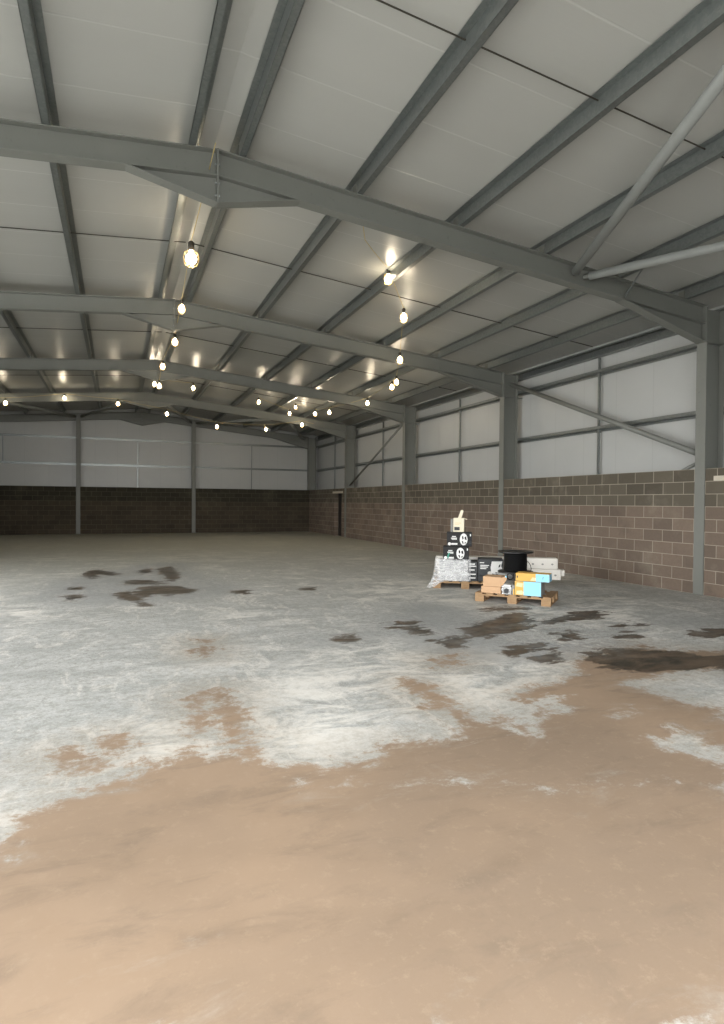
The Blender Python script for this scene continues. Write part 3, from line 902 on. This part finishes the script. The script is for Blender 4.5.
# black printed boxes with a round white picture
def black_box(label, u0, u1, v0, v1, z0, z1, yaw, teal):
    t, W, D, H = carton('printed_box', label, P2, ROT2, u0, u1, v0, v1, z0, z1, BLACKP, yaw=yaw, bevel=0.004, group='black printed boxes')
    d = disc(t, 'product_picture', W * 0.17, H * 0.50, W * 0.155, H * 0.42, WHITEP)
    blob(t, 'picture_mark', [(W * 0.10, H * 0.70), (W * 0.15, H * 0.74), (W * 0.17, H * 0.55), (W * 0.12, H * 0.48)], BLACKP, 0.006)
    blob(t, 'picture_mark', [(W * 0.20, H * 0.66), (W * 0.27, H * 0.72), (W * 0.29, H * 0.45), (W * 0.22, H * 0.50)], BLACKP, 0.006)
    blob(t, 'picture_mark', [(W * 0.09, H * 0.36), (W * 0.14, H * 0.40), (W * 0.17, H * 0.18), (W * 0.13, H * 0.2)], BLACKP, 0.006)
    blob(t, 'picture_mark', [(W * 0.21, H * 0.28), (W * 0.27, H * 0.34), (W * 0.25, H * 0.22), (W * 0.21, H * 0.2)], BLACKP, 0.006)
    panel(t, 'print_bar', -W * 0.30, -W * 0.14, H * 0.66, H * 0.73, WHITEP)
    panel(t, 'print_bar', -W * 0.33, -W * 0.10, H * 0.54, H * 0.61, WHITEP)
    panel(t, 'print_bar', -W * 0.31, -W * 0.10, H * 0.47, H * 0.51, WHITEP)
    disc(t, 'round_logo', -W * 0.40, H * 0.17, W * 0.06, H * 0.11, WHITEP)
    panel(t, 'logo_bar', -W * 0.33, -W * 0.08, H * 0.11, H * 0.23, WHITEP)
    panel(t, 'print_bar', W * 0.42, W * 0.46, H * 0.72, H * 0.88, WHITEP)
    panel(t, 'print_bar', W * 0.37, W * 0.48, H * 0.20, H * 0.24, GREYP)
    panel(t, 'print_bar', W * 0.37, W * 0.48, H * 0.30, H * 0.34, GREYP)
    if teal:
        blob(t, 'teal_print', [(-W * 0.34, H * 0.12), (-W * 0.28, H * 0.14), (-W * 0.26, H * 0.40), (-W * 0.20, H * 0.52), (-W * 0.28, H * 0.54), (-W * 0.33, H * 0.36)], TEALP, 0.0055)
    return t
black_box('lower black printed box with teal mark, standing on the white wrapped carton', 0.18, 0.662, 0.08, 0.40, 0.528, 0.785, 0.0, True)
black_box('upper black printed box with white round picture, stacked below the cream carton', 0.25, 0.715, 0.09, 0.40, 0.789, 1.055, 0.03, False)

# open cream carton on top
t = thing('open_carton', 'small cream carton with its flap up, on top of the black boxes', 'box', place(P2, ROT2, 0.465, 0.12, 1.059), ROT2 - 0.05)
b = B()
W, D, H, tk = 0.20, 0.22, 0.262, 0.006
box(b, -W / 2, W / 2, 0, tk, 0, H); box(b, -W / 2, W / 2, D - tk, D, 0, H)
box(b, -W / 2, -W / 2 + tk, tk, D - tk, 0, H); box(b, W / 2 - tk, W / 2, tk, D - tk, 0, H)
box(b, -W / 2, W / 2, 0, D, 0.0, tk)
obj('carton_body', b, CREAM, t)
b = B(); prism(b, [(-0.02, H), (0.045, H), (0.085, H + 0.135), (0.065, H + 0.155), (0.035, H + 0.15)], 0.10, 0.115, 1)
obj('flap', b, CREAM, t)
b = B(); prism(b, [(W / 2 - 0.004, H - 0.001), (W / 2 + 0.05, H - 0.02), (W / 2 + 0.05, H - 0.028), (W / 2 - 0.004, H - 0.008)], 0.0, D, 1)
obj('flap', b, CREAM, t)
b = B(); box(b, -W / 2, W / 2 + 0.001, 0.01, D * 0.45, H - 0.004, H)
obj('top_flap', b, CREAM, t)
panel(t, 'dark_label', -W * 0.40, W * 0.10, H * 0.12, H * 0.36, GREYP)
panel(t, 'print_bar', -W * 0.34, W * 0.20, H * 0.62, H * 0.67, PEACH)
panel(t, 'print_bar', -W * 0.34, W * 0.05, H * 0.52, H * 0.56, PEACH)
# slim dark carton beside it
carton('slim_carton', 'slim dark carton standing against the cream carton on the black boxes', P2, ROT2, 0.315, 0.355, 0.13, 0.33, 1.059, 1.30, GREYC, bevel=0.003)

# charcoal printed box
t, W, D, H = carton('printed_box', 'charcoal printed box with a white picture, in front of the cable reel', P2, ROT2, 0.835, 1.29, 0.03, 0.45, 0.254, 0.565, GREYP, bevel=0.008)
blob(t, 'white_picture', [(0.01, 0.06), (0.08, 0.03), (0.12, 0.05), (0.20, 0.03), (0.222, 0.12), (0.19, 0.19), (0.215, 0.275), (0.02, 0.27), (0.0, 0.16)], WHITEP)
for x, z, a, c in ((0.16, 0.19, 0.02, 0.03), (0.17, 0.09, 0.025, 0.04), (0.10, 0.06, 0.03, 0.012)):
    blob(t, 'picture_mark', [(x - a, z - c), (x + a * 0.6, z - c * 0.6), (x + a, z + c), (x - a * 0.4, z + c * 0.6)], GREYP, 0.007)
for x0, x1, z in ((-0.20, -0.12, 0.235), (-0.19, -0.03, 0.185), (-0.19, -0.05, 0.155), (-0.19, -0.08, 0.125)):
    panel(t, 'print_bar', x0, x1, z, z + 0.016, WHITEP)
disc(t, 'round_logo', -0.01, 0.05, 0.045, 0.035, WHITEC)

# long white cartons lying across the back
def long_carton(label, u0, u1, v0, v1, z0, z1, marks):
    t, W, D, H = carton('long_carton', label, P2, ROT2, u0, u1, v0, v1, z0, z1, WHITEC, group='long white cartons', bevel=0.012)
    for x in marks:
        disc(t, 'handling_mark', W / 2 - x, H * 0.45, 0.022, 0.016, GREYC)
    b = B(); box(b, W / 2, W / 2 + 0.004, 0.02, D - 0.02, 0.02, H - 0.02)
    obj('end_flap', b, WHITEC, t)
    return t
long_carton('upper long white carton lying behind the cable reel', 0.02, 2.34, 0.53, 0.78, 0.352, 0.56, (0.1, 0.28, 0.46))
t = long_carton('lower long white carton lying behind the cable reel', 0.06, 2.40, 0.53, 0.79, 0.146, 0.349, (0.1, 0.62))
W, D, H = 2.34, 0.26, 0.203
b = B(); box(b, W / 2 + 0.005, W / 2 + 0.075, 0.03, D - 0.05, 0.075, H - 0.01)
obj('end_cap', b, WHITEC, t, bevel=0.01)

# --- front pallet
Z1 = 0.145
carton('cardboard_box', 'lower flat brown cardboard box at the end of the front pallet', P1, ROT1, 0.095, 0.415, 0.02, 0.34, Z1, 0.252, CARD, group='brown cardboard boxes')
t, W, D, H = carton('cardboard_box', 'upper brown cardboard box with a torn flap, below the charcoal box', P1, ROT1, 0.125, 0.42, 0.01, 0.33, 0.255, 0.415, CARD, group='brown cardboard boxes')
b = B(); prism(b, [(W / 2 + 0.001, 0.02), (W / 2 + 0.03, 0.03), (W / 2 + 0.09, 0.13), (W / 2 + 0.085, 0.19), (W / 2 + 0.05, 0.165), (W / 2 + 0.001, 0.15)], 0.002, 0.016, 1)
obj('torn_flap', b, CARD, t)
b = B(); prism(b, [(W / 2 + 0.06, 0.176), (W / 2 + 0.085, 0.192), (W / 2 + 0.09, 0.150)], -0.001, 0.0015, 1)
obj('print_patch', b, BLUE, t)

# crumpled clear bag
def lumpy(name, label, P, rot, u0, u1, v0, v1, z0, z1, m, seed, amp, cat):
    rng = random.Random(seed)
    b = B()
    bmesh.ops.create_cube(b, size=1.0)
    bmesh.ops.subdivide_edges(b, edges=b.edges[:], cuts=5, use_grid_fill=True)
    for v in b.verts:
        q = v.co.copy()
        low = q.z < -0.45
        v.co = Vector(((q.x) * (u1 - u0) * 0.92, (q.y + 0.5) * (v1 - v0), (q.z + 0.5) * (z1 - z0)))
        v.co.x += rng.uniform(-amp, amp)
        v.co.y += abs(rng.uniform(-amp, amp))
        if not low:
            v.co.z += rng.uniform(-amp, 0)
    o = obj(name, b, m, None, smooth=False)
    o.location = place(P, rot, (u0 + u1) / 2, v0, z0)
    o.rotation_euler = (0, 0, rot)
    return tag(o, label, cat)
bag = lumpy('plastic_bag', 'crumpled silvery plastic bag between brown and yellow boxes', P1, ROT1, 0.42, 0.585, 0.02, 0.20, Z1, 0.30, WRAPC, 5, 0.012, 'bag')
b = B(); prism(b, [(-0.03, 0.02), (0.03, 0.015), (0.045, 0.08), (0.0, 0.10), (-0.035, 0.07)], -0.006, -0.0015, 1)
obj('dark_print', b, GREYP, bag)
t, W, D, H = carton('slim_carton', 'narrow yellow edged carton squeezed beside the plastic bag', P1, ROT1, 0.592, 0.632, 0.03, 0.30, Z1, 0.30, GREYC, bevel=0.003)
panel(t, 'yellow_edge', 0.0, W / 2 - 0.002, 0.0, H * 0.6, YEL)
# small grey carton that carries the dark roll
carton('grey_carton', 'low grey carton behind the plastic bag, dark roll on top', P1, ROT1, 0.43, 0.632, 0.31, 0.375, Z1, 0.335, GREYC, bevel=0.004)

# printed yellow and blue boxes
t, W, D, H = carton('printed_box', 'lower yellow and blue printed box standing on the front pallet', P1, ROT1, 0.64, 1.05, 0.01, 0.36, Z1, 0.372, GREYC, group='yellow and blue boxes', bevel=0.004)
panel(t, 'yellow_print', -W / 2 + 0.002, -W * 0.16, 0.004, H - 0.004, YEL)
panel(t, 'blue_print', -W * 0.16, W / 2 - 0.002, 0.004, H - 0.004, BLUE)
blob(t, 'peach_patch', [(-W * 0.44, H * 0.08), (-W * 0.2, H * 0.06), (-W * 0.14, H * 0.2), (-W * 0.22, H * 0.36), (-W * 0.42, H * 0.32)], PEACH, 0.005)
blob(t, 'peach_patch', [(-W * 0.46, H * 0.62), (-W * 0.2, H * 0.58), (-W * 0.18, H * 0.86), (-W * 0.40, H * 0.9)], PEACH, 0.005)
t, W, D, H = carton('printed_box', 'upper longer yellow and blue printed box, laid on the other', P1, ROT1, 0.655, 1.175, 0.0, 0.245, 0.376, 0.502, YEL, group='yellow and blue boxes', bevel=0.004)
panel(t, 'yellow_print', -W / 2 + 0.002, W * 0.10, 0.003, H - 0.003, YEL)
panel(t, 'blue_print', W * 0.10, W / 2 - 0.002, 0.003, H - 0.003, BLUE)
b = B(); box(b, W / 2 + 0.0003, W / 2 + 0.002, 0.004, D - 0.004, 0.004, H - 0.004)
obj('blue_print', b, BLUE, t)
blob(t, 'peach_patch', [(-W * 0.06, H * 0.12), (W * 0.09, H * 0.08), (W * 0.10, H * 0.5), (0.0, H * 0.55)], PEACH, 0.005)
panel(t, 'print_mark', -W * 0.46, -W * 0.43, H * 0.4, H * 0.65, GREYP, 0.005)
fc = bpy.data.curves.new('question_mark', 'FONT')
fc.body = '?'
fc.size = 0.07
fc.extrude = 0.001
fc.materials.append(GREYP)
ft = bpy.data.objects.new('question_mark_text', fc)
COL.objects.link(ft)
fm = bpy.data.meshes.new_from_object(ft.evaluated_get(bpy.context.evaluated_depsgraph_get()))
bpy.data.objects.remove(ft)
fo = bpy.data.objects.new('question_mark', fm)
COL.objects.link(fo)
fo.parent = t
fo.location = (W * 0.29, -0.0045, H * 0.32)
fo.rotation_euler = (math.radians(90), 0, 0)

# grey box carrying the reel
carton('grey_carton', 'plain grey carton under the black cable reel', P1, ROT1, 0.28, 0.86, 0.385, 0.79, Z1, 0.445, GREYC, bevel=0.006)

# cable reel, axis upright
rl = thing('cable_reel', 'large black cable reel standing on its flange on the front pallet', 'cable reel', place(P1, ROT1, 0.535, 0.57, 0.447), ROT1)
b = B(); lathe(b, [(0.04, 0.0), (0.285, 0.0), (0.292, 0.006), (0.292, 0.02), (0.285, 0.026), (0.04, 0.026)], seg=48)
obj('flange', b, BLACKR, rl, smooth=False)
b = B(); lathe(b, [(0.04, 0.332), (0.285, 0.332), (0.292, 0.338), (0.292, 0.352), (0.285, 0.358), (0.17, 0.358), (0.15, 0.350), (0.04, 0.350)], seg=48)
obj('flange', b, BLACKR, rl)
b = B()
prof = [(0.02, 0.026)]
for k in range(20):
    z = 0.030 + 0.298 * k / 19
    prof += [(0.186, z), (0.194, z + 0.0075)]
prof += [(0.02, 0.331)]
lathe(b, prof, seg=48)
obj('cable_winding', b, CABLEB, rl)
b = B(); lathe(b, [(0.02, -0.0), (0.035, -0.0), (0.035, 0.356), (0.02, 0.356), (0.02, 0.0)], seg=20)
obj('hub_tube', b, BLACKR, rl)
b = B(); polytube(b, [(0.19, -0.06, 0.20), (0.225, -0.07, 0.19), (0.258, -0.07, 0.14), (0.272, -0.06, 0.08), (0.262, -0.05, 0.036), (0.20, -0.07, 0.033)], 0.006, 6)
obj('loose_end', b, BLACKR, rl, smooth=True)

# black roll of tape lying in front of the reel
rt = thing('tape_roll', 'small dark roll standing in front of the cable reel', 'tape roll', place(P1, ROT1, 0.50, 0.31, 0.338), ROT1)
b = B()
seg = 28
def ringv(r, y): return [b.verts.new((r * math.cos(2 * math.pi * k / seg), y, 0.06 + r * math.sin(2 * math.pi * k / seg))) for k in range(seg)]
R4 = [ringv(0.06, 0.0), ringv(0.06, 0.05), ringv(0.036, 0.05), ringv(0.036, 0.0)]
for i in range(4):
    a, c = R4[i], R4[(i + 1) % 4]
    for k in range(seg):
        b.faces.new((a[k], a[(k + 1) % seg], c[(k + 1) % seg], c[k]))
obj('tape', b, BLACKR, rt)
b = B(); R4 = [ringv(0.0358, 0.002), ringv(0.0358, 0.048), ringv(0.028, 0.048), ringv(0.028, 0.002)]
for i in range(4):
    a, c = R4[i], R4[(i + 1) % 4]
    for k in range(seg):
        b.faces.new((a[k], a[(k + 1) % seg], c[(k + 1) % seg], c[k]))
obj('core', b, GREYC, rt)
